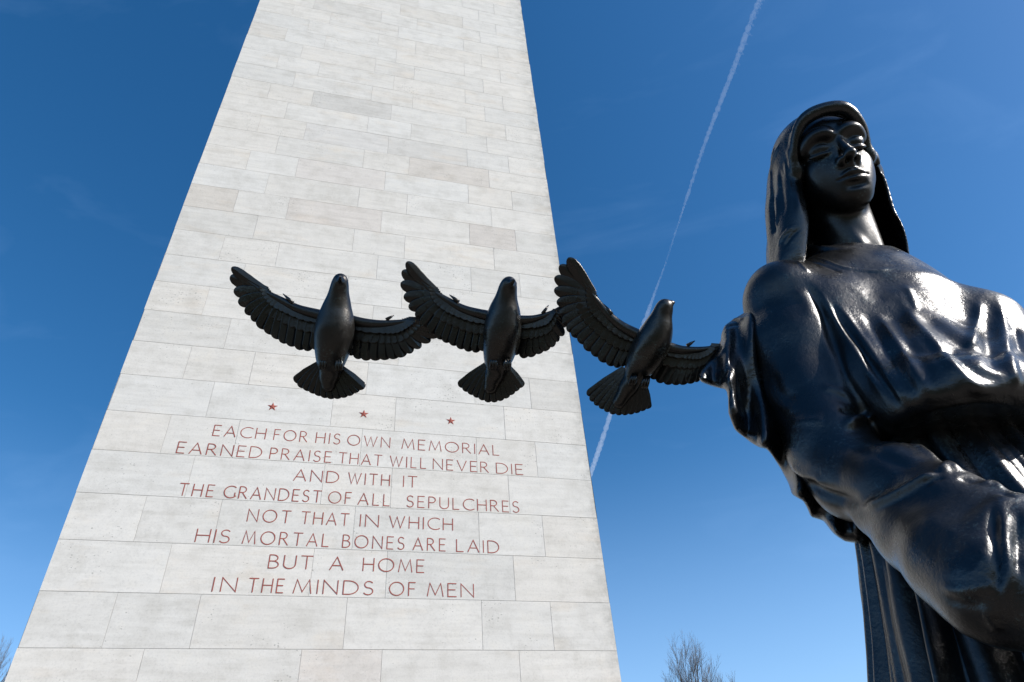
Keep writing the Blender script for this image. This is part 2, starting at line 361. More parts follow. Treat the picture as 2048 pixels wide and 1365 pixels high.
def build_tower():
    rng = random.Random(11)
    V = []; F = []; tints = []; shifts = []
    PA = [S0, -1.83, -1.02, 0.505, 2.03, 2.865, S1]; PB = [S0, -1.435, 0.085, 0.92, 2.445, S1]
    special = {(18, 2): (0.58, 0.58, 0.57), (15, 3): (0.60, 0.58, 0.555), (12, 0): (0.60, 0.58, 0.55), (12, 4): (0.58, 0.56, 0.54), (12, 2): (0.62, 0.60, 0.58),
               (16, 3): (0.60, 0.60, 0.59), (16, 2): (0.62, 0.62, 0.615), (14, 2): (0.63, 0.615, 0.60), (-1, 2): (0.65, 0.63, 0.61)}
    H = 0.5507; Z0 = 3.69; g = 0.0016; bev = 0.0010
    kmin = -7; kmax = int((TH - Z0) / H)
    faces = [((S0, 0.), (1., 0.), 0), ((S1, 0.), (0., 1.), 1), ((S1, TD), (-1., 0.), 2), ((S0, TD), (0., -1.), 3)]
    for k in range(kmin, kmax + 1):
        za = max(Z0 + k * H, 0.0); zb = min(Z0 + (k + 1) * H, TH)
        if zb - za < 0.02: continue
        pat = PA if k % 2 == 0 else PB
        for (ox, oy), (ux, uy), fi in faces:
            nx, ny = uy, -ux
            for i in range(len(pat) - 1):
                a, b = pat[i] - S0, pat[i + 1] - S0
                w = rng.uniform(0.655, 0.69); wm = rng.uniform(-0.004, 0.012)
                if rng.random() < 0.12: w -= 0.03
                tint = (w + wm + 0.010, w - 0.014, w - wm - 0.060)
                if fi == 0 and (k, i) in special: tint = tuple(v * q for v, q in zip(special[(k, i)], (1.045, 1.005, 0.95)))
                sh = (rng.uniform(-50, 50), rng.uniform(-50, 50), rng.uniform(-50, 50))
                n0 = len(V); out = 0.0
                nick = rng.uniform(-0.004, 0.006); ga = nick if i == 0 else g; gb = nick if i == len(pat) - 2 else g; out = rng.uniform(-0.0004, 0.0012)
                for (uu, zz, dep) in ((a + ga, za + g, -.003), (b - gb, za + g, -.003), (b - gb, zb - g, -.003), (a + ga, zb - g, -.003),
                                      (a + ga + (0 if i == 0 else bev), za + g + bev, 0), (b - gb - (0 if i == len(pat) - 2 else bev), za + g + bev, 0), (b - gb - (0 if i == len(pat) - 2 else bev), zb - g - bev, 0), (a + ga + (0 if i == 0 else bev), zb - g - bev, 0)):
                    V.append((ox + ux * uu + nx * (dep + out), oy + uy * uu + ny * (dep + out), zz))
                fs = [(4, 5, 6, 7), (0, 1, 5, 4), (2, 3, 7, 6)]
                if i > 0: fs.append((3, 0, 4, 7))
                if i < len(pat) - 2: fs.append((1, 2, 6, 5))
                for f in fs:
                    F.append([n0 + q for q in f]); tints.append(tint); shifts.append(sh)
    o = raw('wall', V, F, STONE, tower)
    me = o.data
    for nm, dat in (('tint', tints), ('shift', shifts)):
        if nm == 'tint':
            at = me.attributes.new(nm, 'FLOAT_COLOR', 'FACE'); at.data.foreach_set('color', np.array([list(x) + [1.0] for x in dat], np.float32).ravel())
        else:
            at = me.attributes.new(nm, 'FLOAT_VECTOR', 'FACE'); at.data.foreach_set('vector', np.array(dat, np.float32).ravel())
    e = 0.0040
    bx = [(S0 + e, e, 0), (S1 - e, e, 0), (S1 - e, TD - e, 0), (S0 + e, TD - e, 0)]
    raw('joint_mortar', bx + [(x, y, TH) for x, y, z in bx], [(0, 1, 5, 4), (1, 2, 6, 5), (2, 3, 7, 6), (3, 0, 4, 7), (4, 5, 6, 7)], MORTAR, tower)
build_tower()

# letters: single-stroke Roman capitals, width relative to a cap height of 1
def arc(cx, cy, rx, ry, a0, a1, n=14):
    return [(cx + rx * math.cos(rad(a0 + (a1 - a0) * i / n)), cy + ry * math.sin(rad(a0 + (a1 - a0) * i / n))) for i in range(n + 1)]
GL = {
    'A': (0.74, [[(0, 0), (.37, 1), (.74, 0)], [(.13, .34), (.61, .34)]]),
    'B': (0.52, [[(0, 0), (0, 1)], [(0, 1), (.2, 1)] + arc(.2, .765, .25, .235, 90, -90) + [(0, .53)], [(.2, .53)] + arc(.22, .265, .30, .265, 90, -90) + [(0, 0)]]),
    'C': (0.74, [arc(.5, .5, .5, .5, 52, 308, 22)]),
    'D': (0.74, [[(0, 0), (0, 1)], [(0, 1), (.24, 1)] + arc(.24, .5, .5, .5, 90, -90, 18) + [(0, 0)]]),
    'E': (0.46, [[(.46, 1), (0, 1), (0, 0), (.46, 0)], [(0, .52), (.40, .52)]]),
    'F': (0.44, [[(.44, 1), (0, 1), (0, 0)], [(0, .52), (.38, .52)]]),
    'G': (0.80, [arc(.5, .5, .5, .5, 52, 318, 22) + [(.80, .20), (.80, .44)]]),
    'H': (0.66, [[(0, 0), (0, 1)], [(.66, 0), (.66, 1)], [(0, .52), (.66, .52)]]),
    'I': (0.0, [[(0, 0), (0, 1)]]),
    'K': (0.6, [[(0, 0), (0, 1)]]),
    'L': (0.44, [[(0, 1), (0, 0), (.44, 0)]]),
    'M': (0.86, [[(0, 0), (.13, 1), (.43, .10), (.73, 1), (.86, 0)]]),
    'N': (0.70, [[(0, 0), (0, 1), (.70, 0), (.70, 1)]]),
    'O': (0.96, [arc(.48, .5, .48, .5, 0, 360, 28)]),
    'P': (0.48, [[(0, 0), (0, 1)], [(0, 1), (.2, 1)] + arc(.2, .74, .28, .26, 90, -90) + [(0, .48)]]),
    'R': (0.58, [[(0, 0), (0, 1)], [(0, 1), (.2, 1)] + arc(.2, .75, .27, .25, 90, -90) + [(0, .50)], [(.22, .50), (.58, 0)]]),
    'S': (0.46, [arc(.24, .755, .215, .245, 35, 250, 12) + arc(.215, .26, .24, .26, 75, -150, 14)]),
    'T': (0.62, [[(0, 1), (.62, 1)], [(.31, 1), (.31, 0)]]),
    'U': (0.64, [[(0, 1)] + arc(.32, .32, .32, .32, 180, 360, 12) + [(.64, 1)]]),
    'V': (0.70, [[(0, 1), (.35, 0), (.70, 1)]]),
    'W': (1.02, [[(0, 1), (.27, 0), (.51, .95), (.75, 0), (1.02, 1)]]),
}
ROWS = [
(6.186, [('EACH', -1.3, -0.685), ('FOR', -0.58, -0.176), ('HIS', -0.065, 0.232), ('OWN', 0.33, 0.871), ('MEMORIAL', 1.031, 2.339)]),
(5.915, [('EARNED', -1.654, -0.689), ('PRAISE', -0.586, 0.149), ('THAT', 0.245, 0.781), ('WILL', 0.888, 1.35), ('NEVER', 1.447, 2.182), ('DIE', 2.294, 2.656)]),
(5.638, [('AND', -0.262, 0.268), ('WITH', 0.386, 0.895), ('IT', 1.071, 1.239)]),
(5.366, [('THE', -1.511, -1.136), ('GRANDEST', -1.018, 0.087), ('OF', 0.176, 0.442), ('ALL', 0.531, 0.909), ('SEPULCHRES', 1.125, 2.564)]),
(5.085, [('NOT', -0.705, -0.232), ('THAT', -0.107, 0.439), ('IN', 0.576, 0.791), ('WHICH', 0.923, 1.698)]),
(4.817, [('HIS', -1.208, -0.855), ('MORTAL', -0.71, 0.234), ('BONES', 0.396, 1.11), ('ARE', 1.219, 1.606), ('LAID', 1.745, 2.271)]),
(4.546, [('BUT', -0.388, 0.08), ('A', 0.28, 0.427), ('HOME', 0.651, 1.353)]),
(4.274, [('IN', -0.919, -0.684), ('THE', -0.558, -0.192), ('MINDS', -0.083, 0.78), ('OF', 0.965, 1.257), ('MEN', 1.399, 1.94)])]
def build_text():
    V = []; F = []; cnt = [0]
    def stroke(pts, w):
        y = -0.0022 - 0.0004 * (cnt[0] % 4); cnt[0] += 1
        pts = [np.array(p, float) for p in pts]; pts = [pts[0]] + [q for q_, q in zip(pts[:-1], pts[1:]) if np.linalg.norm(q - q_) > 1e-5]; n = len(pts); closed = np.linalg.norm(pts[0] - pts[-1]) < 1e-6; b0 = len(V)
        for i, p in enumerate(pts):
            if closed and i in (0, n - 1): ta, tb = pts[-1] - pts[-2], pts[1] - pts[0]
            else:
                ta = pts[i] - pts[i - 1] if i > 0 else pts[1] - pts[0]; tb = pts[i + 1] - pts[i] if i < n - 1 else pts[-1] - pts[-2]
            ta = ta / np.linalg.norm(ta); tb = tb / np.linalg.norm(tb)
            nn = np.array([-ta[1] - tb[1], ta[0] + tb[0]]); nn /= np.linalg.norm(nn) + 1e-9
            cs = max(nn @ np.array([-ta[1], ta[0]]), 0.5); ww = w / cs
            ex = np.zeros(2)
            if not closed and i == 0: ex = -ta * w * 0.6
            if not closed and i == n - 1: ex = tb * w * 0.6
            q = p + ex
            V.append((q[0] + nn[0] * ww, y, q[1] + nn[1] * ww)); V.append((q[0] - nn[0] * ww, y, q[1] - nn[1] * ww))
        for i in range(n - 1): F.append([b0 + 2 * i + 1, b0 + 2 * i + 3, b0 + 2 * i + 2, b0 + 2 * i])
    cap = 0.151
    for z, words in ROWS:
        for w, a, b in words:
            ws = [GL[c][0] * cap for c in w]; tot = sum(ws); gap = (b - a - tot) / max(len(w) - 1, 1); sx = 1.0
            if len(w) == 1: sx = (b - a) / tot
            else:
                gap = min(max(gap, 0.03), 0.057); sx = min((b - a - gap * (len(w) - 1)) / tot, 1.45); gap = (b - a - tot * sx) / (len(w) - 1)
            x = a
            for c, cw in zip(w, ws):
                for st in GL[c][1]: stroke([(x + px * cap * sx, z + py * cap) for px, py in st], 0.0058)
                x += cw * sx + gap
    o = raw('inscription', V, F, RED, tower)
    for sx in (-0.665, 0.503, 1.681):
        V2 = []; F2 = []; zc_ = 6.675
        V2.append((sx, -0.0105, zc_))
        for i in range(10):
            r = 0.068 if i % 2 == 0 else 0.027; a = rad(90 + 36 * i); V2.append((sx + r * math.cos(a), -0.0025, zc_ + r * math.sin(a)))
        for i in range(10): F2.append([0, 1 + i, 1 + (i + 1) % 10])
        F2.append(list(range(1, 11))[::-1])
        raw('star', V2, F2, RED, tower)
build_text()

# ------------------------------------------------------------------ statue
statue = empty('woman_statue', (AX[0], AX[1], 0.0))
tag(statue, 'dark bronze statue of a veiled woman in a long pleated dress', 'statue')
HS = 1.65
Rv = np.array([-0.404, -0.167, 0.377])       # head turn and tilt in (left, forward, up)
def rotv(r):
    th = np.linalg.norm(r); k = r / th; K = np.array([[0, -k[2], k[1]], [k[2], 0, -k[0]], [-k[1], k[0], 0]])
    return np.eye(3) + math.sin(th) * K + (1 - math.cos(th)) * K @ K
HR = rotv(Rv); BL = np.stack([XL, FL, Z3], 1); HM = BL @ HR      # columns: head left, head forward, head up, in world
HC = G(-0.087, 0.139, 3.456)
WD = 1.06
def hp(x, y, z): return HC + HM @ (np.array([x * WD, y, z]) * HS)
HA = HM.T
def T(x, y, yf, r): return (PL(x, y, yf), r)

def build_head():
    lo = HC - 0.36; hi = HC + 0.30; lo[2] -= 0.18
    c = Clay(lo, hi, 0.0029); s = HS
    E = lambda p, r, k=0.0, op='u': c.ell(hp(*p), HA, np.array((r[0] * WD, r[1], r[2])) * s, k * s, op)
    K = lambda a, b, ra, rb, k=0.0, op='u': c.cone(hp(*a), hp(*b), ra * s, rb * s, k * s, op)
    E((0, -.015, .045), (.071, .092, .085))
    E((0, .022, -.014), (.0595, .066, .080), .02)
    E((0, .030, .058), (.059, .057, .052), .02)
    E((0, .063, -.083), (.022, .023, .018), .028)
    for q in (-1, 1):
        K((q * .048, -.004, -.040), (q * .018, .058, -.081), .016, .016, .045)
        E((q * .040, .050, -.010), (.020, .019, .020), .022)
        c.chain([(hp(*v[:3]), v[3] * s) for v in catmull([np.array(v) for v in ((q * .014, .0805, .0450, .0042), (q * .026, .0805, .0515, .0046), (q * .042, .0715, .0515, .0046), (q * .058, .0500, .0370, .0042))], 5)], .022 * s)
        E((q * .0325, .1000, .0285), (.0235, .0205, .0150), .018, 's')
    for q in (-1, 1):
        E((q * .0325, .0665, .0265), (.0220, .0180, .0160), .004)
        sl = [(-.0200, .0760, .0185, .0010), (-.008, .0830, .0150, .0018), (.004, .0840, .0140, .0020), (.014, .0780, .0150, .0017), (.0220, .0680, .0185, .0010)]
        c.chain([(hp(*v[:3]), v[3] * s) for v in catmull([np.array((q * (.0325 + x), y, z, r)) for x, y, z, r in sl], 4)], .002 * s, 's')
        lo_ = [(-.0215, .0735, .0165, .0010), (-.009, .0800, .0122, .0013), (.004, .0808, .0112, .0014), (.015, .0745, .0122, .0013), (.0235, .0635, .0160, .0010)]
        c.chain([(hp(*v[:3]), v[3] * s) for v in catmull([np.array((q * (.0325 + x), y, z, r)) for x, y, z, r in lo_], 4)], .006 * s)
        K((q * .0085, .079, .024), (q * .0150, .083, -.010), .007, .008, .012)
    K((0, .0855, .034), (0, .1085, -.006), .0068, .0082, .007)
    E((0, .1100, -.0125), (.0118, .0125, .0110), .006)
    for q in (-1, 1):
        E((q * .0145, .0985, -.0185), (.0082, .0110, .0086), .005)
    K((0, .1130, -.0185), (0, .0960, -.0300), .0045, .0045, .005)
    for q in (-1, 1): E((q * .0074, .1040, -.0255), (.0044, .0076, .0060), .002, 's')
    E((0, .072, -.050), (.036, .0205, .032), .028)
    for q in (-1, 1): E((q * .034, .051, -.036), (.022, .022, .032), .024)
    up = [(-.0285, .0830, -.0560, .0022), (-.017, .0925, -.0505, .0050), (-.006, .0980, -.0468, .0058), (0, .0976, -.0482, .0052), (.006, .0980, -.0468, .0058), (.017, .0925, -.0505, .0050), (.0285, .0830, -.0560, .0022)]
    c.chain([(hp(*q[:3]), q[3] * s) for q in catmull([np.array(q) for q in up], 4)], .003 * s)
    lw = [(-.0250, .0845, -.0575, .0026), (-.012, .0925, -.0615, .0056), (0, .0955, -.0632, .0066), (.012, .0925, -.0615, .0056), (.0250, .0845, -.0575, .0026)]
    c.chain([(hp(*q[:3]), q[3] * s) for q in catmull([np.array(q) for q in lw], 4)], .003 * s)
    sl_ = [(-.030, .0885, -.0555, .0012), (-.013, .1000, -.0550, .0018), (0, .1045, -.0552, .0022), (.013, .1000, -.0550, .0018), (.030, .0885, -.0555, .0012)]
    c.chain([(hp(*q[:3]), q[3] * s) for q in catmull([np.array(q) for q in sl_], 4)], .002 * s, 's')
    E((0, .1010, -.0745), (.020, .0105, .0055), .012, 's')
    # neck
    nb = G(-0.01, -0.01, 3.16)
    c.cone(hp(0, -.022, -.06), nb, .056 * s, .066 * s, .018 * s)
    c.cone(hp(.052, -.025, -.035), G(0.02, 0.075, 3.145), .014 * s, .011 * s, .018 * s)
    c.cone(hp(-.052, -.025, -.035), G(-0.055, 0.08, 3.145), .014 * s, .011 * s, .018 * s)
    V, F = c.mesh(); V = relax(V, F, 3, 0.5)
    mesh_obj('head', V, F, BRONZE_FACE, statue)
    # hair under the veil
    c = Clay(HC - 0.24, HC + 0.26, 0.0045)
    E = lambda p, r, k=0.0, op='u': c.ell(hp(*p), HA, np.array((r[0] * WD, r[1], r[2])) * s, k * s, op)
    E((0, -.012, .042), (.0785, .099, .089))
    E((0, .085, -.012), (.0625, .083, .104), .006, 's')
    c.plane(hp(0, 0, -.035), -HM[:, 2], .01)
    V, F = c.mesh(); V = relax(V, F, 1, 0.4)
    q = (V - HC) @ HM / s
    N = vnormals(V, F); ang = np.arctan2(q[:, 0], q[:, 2] + .03)
    V = V + N * (0.0022 * np.sin(ang * 34 + 5 * np.sin(q[:, 1] * 40)))[:, None]
    mesh_obj('hair', V, F, BRONZE, statue)
build_head()

z1 = lambda x, y: (1448 + x / 3.9, 180 + y / 3.9)
z2 = lambda x, y: (1348 + x / 2.626, 480 + y / 2.626)
z3 = lambda x, y: (1500 + x / 2.6, 840 + y / 2.6)

def build_veil():
    s = HS; lo = HC + np.array([-0.50, -0.45, -0.62]); hi = HC + np.array([0.50, 0.55, 0.34])
    c = Clay(lo, hi, 0.0055)
    b1 = PL(1652, 410, 0.01); b2 = PL(1668, 505, -0.04)
    b3 = b2 - Z3 * .16 - FL * .06; top = hp(0, -.012, .048)
    def bag(g, shift=0.0, op='u', k=0.03):
        d = HM[:, 1] * shift
        c.ell(top + d, HA, np.array([0.098, .118, .094]) * s - g, k, op)
        c.cone(top + d, b1 + d, .097 * s - g, .204 - g, k, op); c.cone(b1 + d, b2 + d, .204 - g, .224 - g, k, op); c.cone(b2 + d, b3 + d, .224 - g, .235 - g, k, op)
    bag(0.0)
    bag(0.026, 0.0, 's', 0.01)
    for sh in (0.06, 0.12, 0.18, 0.25, 0.33): bag(0.034, sh, 's', 0.012)
    n = HM @ np.array([0, 1.0, 0.10]); c.plane(hp(0, .075, .06), n, 0.02)
    c.plane(G(0, 0, 2.88), (0, 0, -1), 0.01)
    # rolled brim over the brow
    bq = catmull([np.array(q) for q in ((-.076, .026, -.02, .004), (-.074, .052, .042, .0052), (-.056, .071, .090, .0072), (-.027, .082, .107, .009), (.014, .084, .109, .009), (.042, .078, .097, .0085), (.062, .062, .062, .007), (.069, .038, .0, .006))], 6)
    br = [(hp(*q[:3]), q[3] * s) for q in bq]
    c.chain(br, 0.02)
    for side in (((-.074, .036, .0), ((1578, 335, .11, .006), (1586, 390, .10, .006), (1600, 445, .09, .006), (1592, 540, .03, .006))), ((.069, .038, .0), ((1748, 340, .06, .009), (1766, 410, .05, .010), (1797, 518, .02, .012)))):
        rq = [np.append(hp(*side[0]), .010 * s)] + [np.append(PL(x, y, f), r * s) for x, y, f, r in side[1]]
        c.chain([(q[:3], q[3]) for q in catmull(rq, 6)], 0.04)
    for f in (0.0, 0.3, 0.6, 0.85):      # the side of the veil that falls in front of the shoulder
        pn = [(1572 + 14 * f, 285, -.01 + .08 * f), (1560 + 20 * f, 335, .01 + .09 * f), (1552 + 34 * f, 395, .01 + .09 * f), (1552 + 41 * f, 448, .0 + .09 * f), (1558 + 26 * f, 540, -.04 + .07 * f)]
        c.chain([(q[:3], q[3]) for q in catmull([np.append(PL(*q), .019) for q in pn], 6)], .04)
    V, F = c.mesh(); V = relax(V, F, 3, 0.5)
    st = [([(470, 400), (520, 560), (545, 720), (580, 880), (590, 1000)], 26, 8), ([(520, 620), (540, 800), (560, 960)], 16, -7), ([(380, 760), (372, 900), (385, 1040), (395, 1140)], 20, -16), ([(405, 800), (420, 950), (405, 1080)], 14, 9),
          ([(440, 400), (380, 560), (370, 720), (372, 860)], 18, 9), ([(400, 420), (365, 560), (352, 700)], 12, -8),
          ([(470, 520), (500, 680), (540, 830), (580, 960)], 22, 8), ([(430, 620), (450, 800), (470, 980)], 22, -10),
          ([(420, 1220), (470, 1130), (540, 1060)], 14, 9), ([(460, 1240), (520, 1150), (590, 1080)], 12, -8), ([(1180, 480), (1260, 760), (1330, 1000)], 16, 7)]
    V = sculpt(V, F, st, z1, 1.7)
    mesh_obj('veil', V, F, BRONZE, statue)
build_veil()

def build_tunic():
    lo = G(-.62, 0, 0); lo = np.array([0.30, 0.95, 1.55]); hi = np.array([1.95, 2.25, 3.30])
    c = Clay(lo, hi, 0.0052); BA = np.stack([XL, FL, Z3])
    c.ell(G(0, -.03, 2.80), BA, (.34, .215, .44))
    c.cone(G(-.10, -.04, 2.985), PL(1567, 596, 0.0), .11, .117, .09)
    c.cone(G(.12, -.05, 2.97), G(.36, -.09, 2.80), .11, .10, .09)
    c.cone(G(0, -.03, 3.09), G(0, -.02, 2.90), .125, .21, .06)
    c.cone(PL(1632, 625, .03), PL(1690, 790, .04), .10, .09, .06)
    c.cone(PL(1690, 640, .04), PL(1750, 800, .07), .10, .095, .07)
    c.cone(PL(1812, 668, .09), PL(1850, 790, .12), .115, .115, .07)
    c.cone(PL(1950, 660, .10), PL(2000, 780, .12), .128, .120, .07)
    c.ell(G(-.02, .05, 2.50), BA, (.40, .235, .22), .08)
    c.cone(G(.22, .0, 2.7), G(.25, .05, 2.45), .2, .2, .08)
    # left arm, behind the breast, hanging to the waist
    c.chain([(G(.37, -.09, 2.79), .10), (G(.44, -.05, 2.42), .11), (G(.38, .22, 2.2), .12)], .05)
    hb = catmull([PL(1795, 803, .13), PL(1850, 806, .21), PL(1925, 800, .25), PL(2010, 796, .26), PL(2100, 800, .25)], 5); c.chain([(q, .052) for q in hb], .09)
    hem = PL(1905, 824, .24)[2]
    c.plane((0, 0, hem - 0.02), (0, 0, -1), .035)
    # neckline
    c.cone(G(-.01, -.01, 3.30), G(-.01, 0.0, 3.13), .14, .115, .012, 's')
    col = catmull([np.append(PL(x, y, f), .009) for x, y, f in ((1600, 497, -.02), (1640, 500, .05), (1688, 504, .085), (1732, 507, .085), (1768, 509, .05), (1790, 511, .0))], 6); c.chain([(q[:3], q[3]) for q in col], .018)
    # right sleeve: upper arm, elbow, wide cuff across the body
    arm = [T(1567, 600, -.02, .120), T(1587, 700, -.03, .130), T(1618, 800, -.02, .116), T(1660, 895, .02, .107), T(1705, 962, .06, .094)]
    c.chain(arm, .025)
    c.chain([T(1705, 950, .06, .098), T(1795, 980, .17, .100), T(1900, 1040, .27, .098), T(1985, 1090, .33, .097), T(2080, 1135, .38, .09)], .03)
    c.chain([T(1760, 1030, .13, .050), T(1830, 1068, .21, .072), T(1910, 1120, .30, .086), T(1985, 1172, .36, .088), T(2075, 1215, .40, .075)], .04)
    c.chain([T(1975, 1230, .34, .035), T(2000, 1255, .35, .028)], .03)
    # rim of the wide cuff
    q0 = PL(1990, 1112, .33); dr = PL(2080, 1150, .38) - PL(1900, 1070, .27); dr /= np.linalg.norm(dr); e1 = np.cross(dr, Z3); e1 /= np.linalg.norm(e1); e2 = np.cross(e1, dr); e2 *= np.sign(e2[2])
    for shift, rr_ in ((0.02, .012), (.06, .009)):
        ring = [q0 + dr * shift + e1 * .100 * math.cos(a) + e2 * (.098 * math.sin(a) if math.sin(a) > 0 else .128 * math.sin(a)) + dr * .03 * min(0, math.sin(a)) for a in np.linspace(0, 2 * math.pi, 40)]
        c.chain([(v, rr_) for v in ring], .035)
    c.chain([T(1985, 1090, .33, .10), T(2080, 1120, .37, .09), T(2200, 1160, .40, .085)], .02)
    V, F = c.mesh(); V = relax(V, F, 7, 0.5)
    g2 = [([(1185, 300), (1260, 420), (1380, 560), (1480, 680), (1580, 770), (1720, 800)], 34, 20), ([(1215, 235), (1250, 310), (1275, 390)], 18, 8),
          ([(1310, 380), (1400, 460), (1490, 530), (1560, 590)], 58, -24), ([(1610, 310), (1595, 420), (1570, 520), (1545, 570)], 24, 18),
          ([(1700, 290), (1725, 430), (1740, 560), (1780, 700), (1810, 800)], 30, 22), ([(1650, 420), (1665, 560), (1690, 700)], 38, -24),
          ([(1440, 550), (1540, 660), (1640, 715), (1740, 735)], 40, -13), ([(1790, 450), (1830, 600)], 24, -16),
          ([(1060, 380), (1130, 480), (1220, 620), (1300, 760), (1370, 870)], 26, 14), ([(1005, 380), (1090, 540), (1190, 700), (1280, 840)], 28, -15),
          ([(1130, 360), (1200, 480), (1300, 640), (1400, 780)], 34, -10),
          ([(690, 220), (780, 360), (850, 560), (900, 720), (1000, 900), (1080, 1000)], 26, -36), ([(740, 240), (830, 390), (930, 550), (1040, 720), (1150, 880)], 22, 16),
          ([(800, 300), (900, 450), (1010, 610), (1110, 770), (1200, 900)], 20, -24), ([(860, 330), (960, 480), (1060, 630), (1160, 780), (1250, 890)], 20, 12),
          ([(590, 75), (760, 98), (900, 150), (1050, 165), (1150, 150)], 12, 8), ([(600, 95), (760, 125), (880, 175)], 12, -8), ([(560, 80), (640, 110), (710, 170)], 14, 8),
          ([(640, 250), (690, 330), (720, 420)], 30, 8), ([(430, 330), (470, 420), (520, 560)], 40, -6),
          ([(760, 778), (840, 790), (910, 820), (975, 885)], 24, 14), ([(860, 893), (940, 900), (1010, 908)], 24, -20), ([(900, 1000), (945, 950), (1022, 932), (1050, 940)], 24, 32), ([(600, 965), (700, 955), (800, 960)], 30, 6), ([(1010, 985), (900, 1015)], 18, -6),
          ([(460, 700), (490, 790), (530, 860), (600, 890), (690, 880)], 24, 9), ([(510, 690), (560, 800), (650, 840)], 30, -9), ([(560, 960), (700, 950), (800, 940)], 26, 6),
          ([(1290, 920), (1400, 880), (1640, 850), (1838, 895)], 26, 10), ([(1180, 1000), (1290, 985), (1500, 940), (1800, 930)], 20, -10)]
    g3 = [([(640, 20), (780, 85), (900, 160), (1000, 235)], 28, 12), ([(540, 110), (700, 190), (880, 270)], 44, -10), ([(200, 230), (300, 300), (400, 350)], 26, 9), ([(985, 280), (1030, 240), (1080, 270)], 34, 20), ([(1215, 350), (1260, 338), (1310, 372)], 32, 18), ([(1090, 300), (1170, 330)], 26, -12), ([(1300, 380), (1380, 400)], 20, -10),
          ([(270, 300), (360, 370), (460, 410), (580, 430)], 40, -26), ([(560, 465), (680, 430), (800, 370), (900, 310), (990, 275)], 30, 24), ([(880, 350), (960, 310), (1020, 300)], 16, -8),
          ([(1255, 420), (1268, 600), (1285, 780), (1290, 920)], 20, -15), ([(1310, 400), (1325, 600), (1340, 780), (1330, 950)], 24, 12), ([(1395, 460), (1400, 640), (1390, 820)], 22, -14),
          ([(960, 860), (1090, 890), (1230, 870), (1290, 900)], 26, 8), ([(1000, 920), (1130, 960), (1220, 950)], 24, -9), ([(1240, 960), (1250, 1040), (1300, 1110)], 26, 10), ([(1190, 660), (1210, 720), (1180, 740)], 16, 5),
          ([(1020, 620), (1090, 700), (1180, 760)], 40, -5), ([(860, 480), (980, 560), (1080, 580)], 50, 5)]
    V = sculpt(V, F, g2, z2, 0.95); V = sculpt(V, F, g3, z3, 1.4)
    V = relax(V, F, 1, 0.4)
    V = lumps(V, vnormals(V, F), 3, 42.0, 0.0011)
    mesh_obj('tunic', V, F, BRONZE, statue)
build_tunic()

def build_skirt():
    rs = np.random.RandomState(5)
    zs = np.concatenate([np.linspace(2.46, 2.30, 10), np.linspace(2.28, 1.60, 50), np.linspace(1.55, 0.0, 30)]); nu = 900
    th = np.linspace(0, 2 * math.pi, nu, endpoint=False)
    # irregular pleats: a warped comb
    edges = np.cumsum(rs.uniform(0.7, 1.35, 34)); edges = edges / edges[-1] * 2 * math.pi; amp = rs.uniform(0.6, 1.3, 34)
    i = np.searchsorted(edges, th) % 34; e0 = np.concatenate([[0], edges])[i]; u = (th - e0) / (edges[i] - e0)
    prof = (np.sin(math.pi * u) ** 0.8) * amp[i]
    edges2 = np.cumsum(rs.uniform(0.6, 1.5, 30)); edges2 = edges2 / edges2[-1] * 2 * math.pi; amp2 = rs.uniform(0.4, 1.5, 30)
    th2 = th
    V = []
    for z in zs:
        rx = np.interp(z, [0, 1.0, 1.6, 1.81, 2.11, 2.30, 2.46], [0.68, .565, .478, .434, .366, .342, .330]); ry = np.interp(z, [0, 1.0, 1.81, 2.11, 2.3, 2.46], [.62, .52, .37, .29, .235, .215])
        tw = 0.05 * math.sin(z * 3.1)
        t2 = (th + tw) % (2 * math.pi)
        j = np.searchsorted(edges2, t2) % 30; f0 = np.concatenate([[0], edges2])[j]; uu = (t2 - f0) / (edges2[j] - f0); p2 = np.sin(math.pi * uu) ** 1.4 * amp2[j]
        wgt = np.interp(z, [1.7, 2.2, 2.46], [0.25, 0.8, 1.0])
        r = 1.0 + (0.030 * prof * wgt + 0.045 * (1 - wgt) * p2 + 0.012 * p2) / 0.40 * 0.8
        V.append(np.stack([AX[0] + XL[0] * (rx * r * np.cos(th) + .0) + FL[0] * (ry * r * np.sin(th) + .0), AX[1] + XL[1] * (rx * r * np.cos(th)) + FL[1] * (ry * r * np.sin(th)), np.full(nu, z)], 1))
    V = np.vstack(V); n = len(zs)
    a = np.arange(nu); b = (a + 1) % nu; F = np.vstack([np.stack([k * nu + a, k * nu + b, (k + 1) * nu + b, (k + 1) * nu + a], 1) for k in range(n - 1)])
    V = lumps(V, vnormals(V, F), 9, 30.0, 0.002)
    mesh_obj('skirt', V, F, BRONZE, statue)
build_skirt()

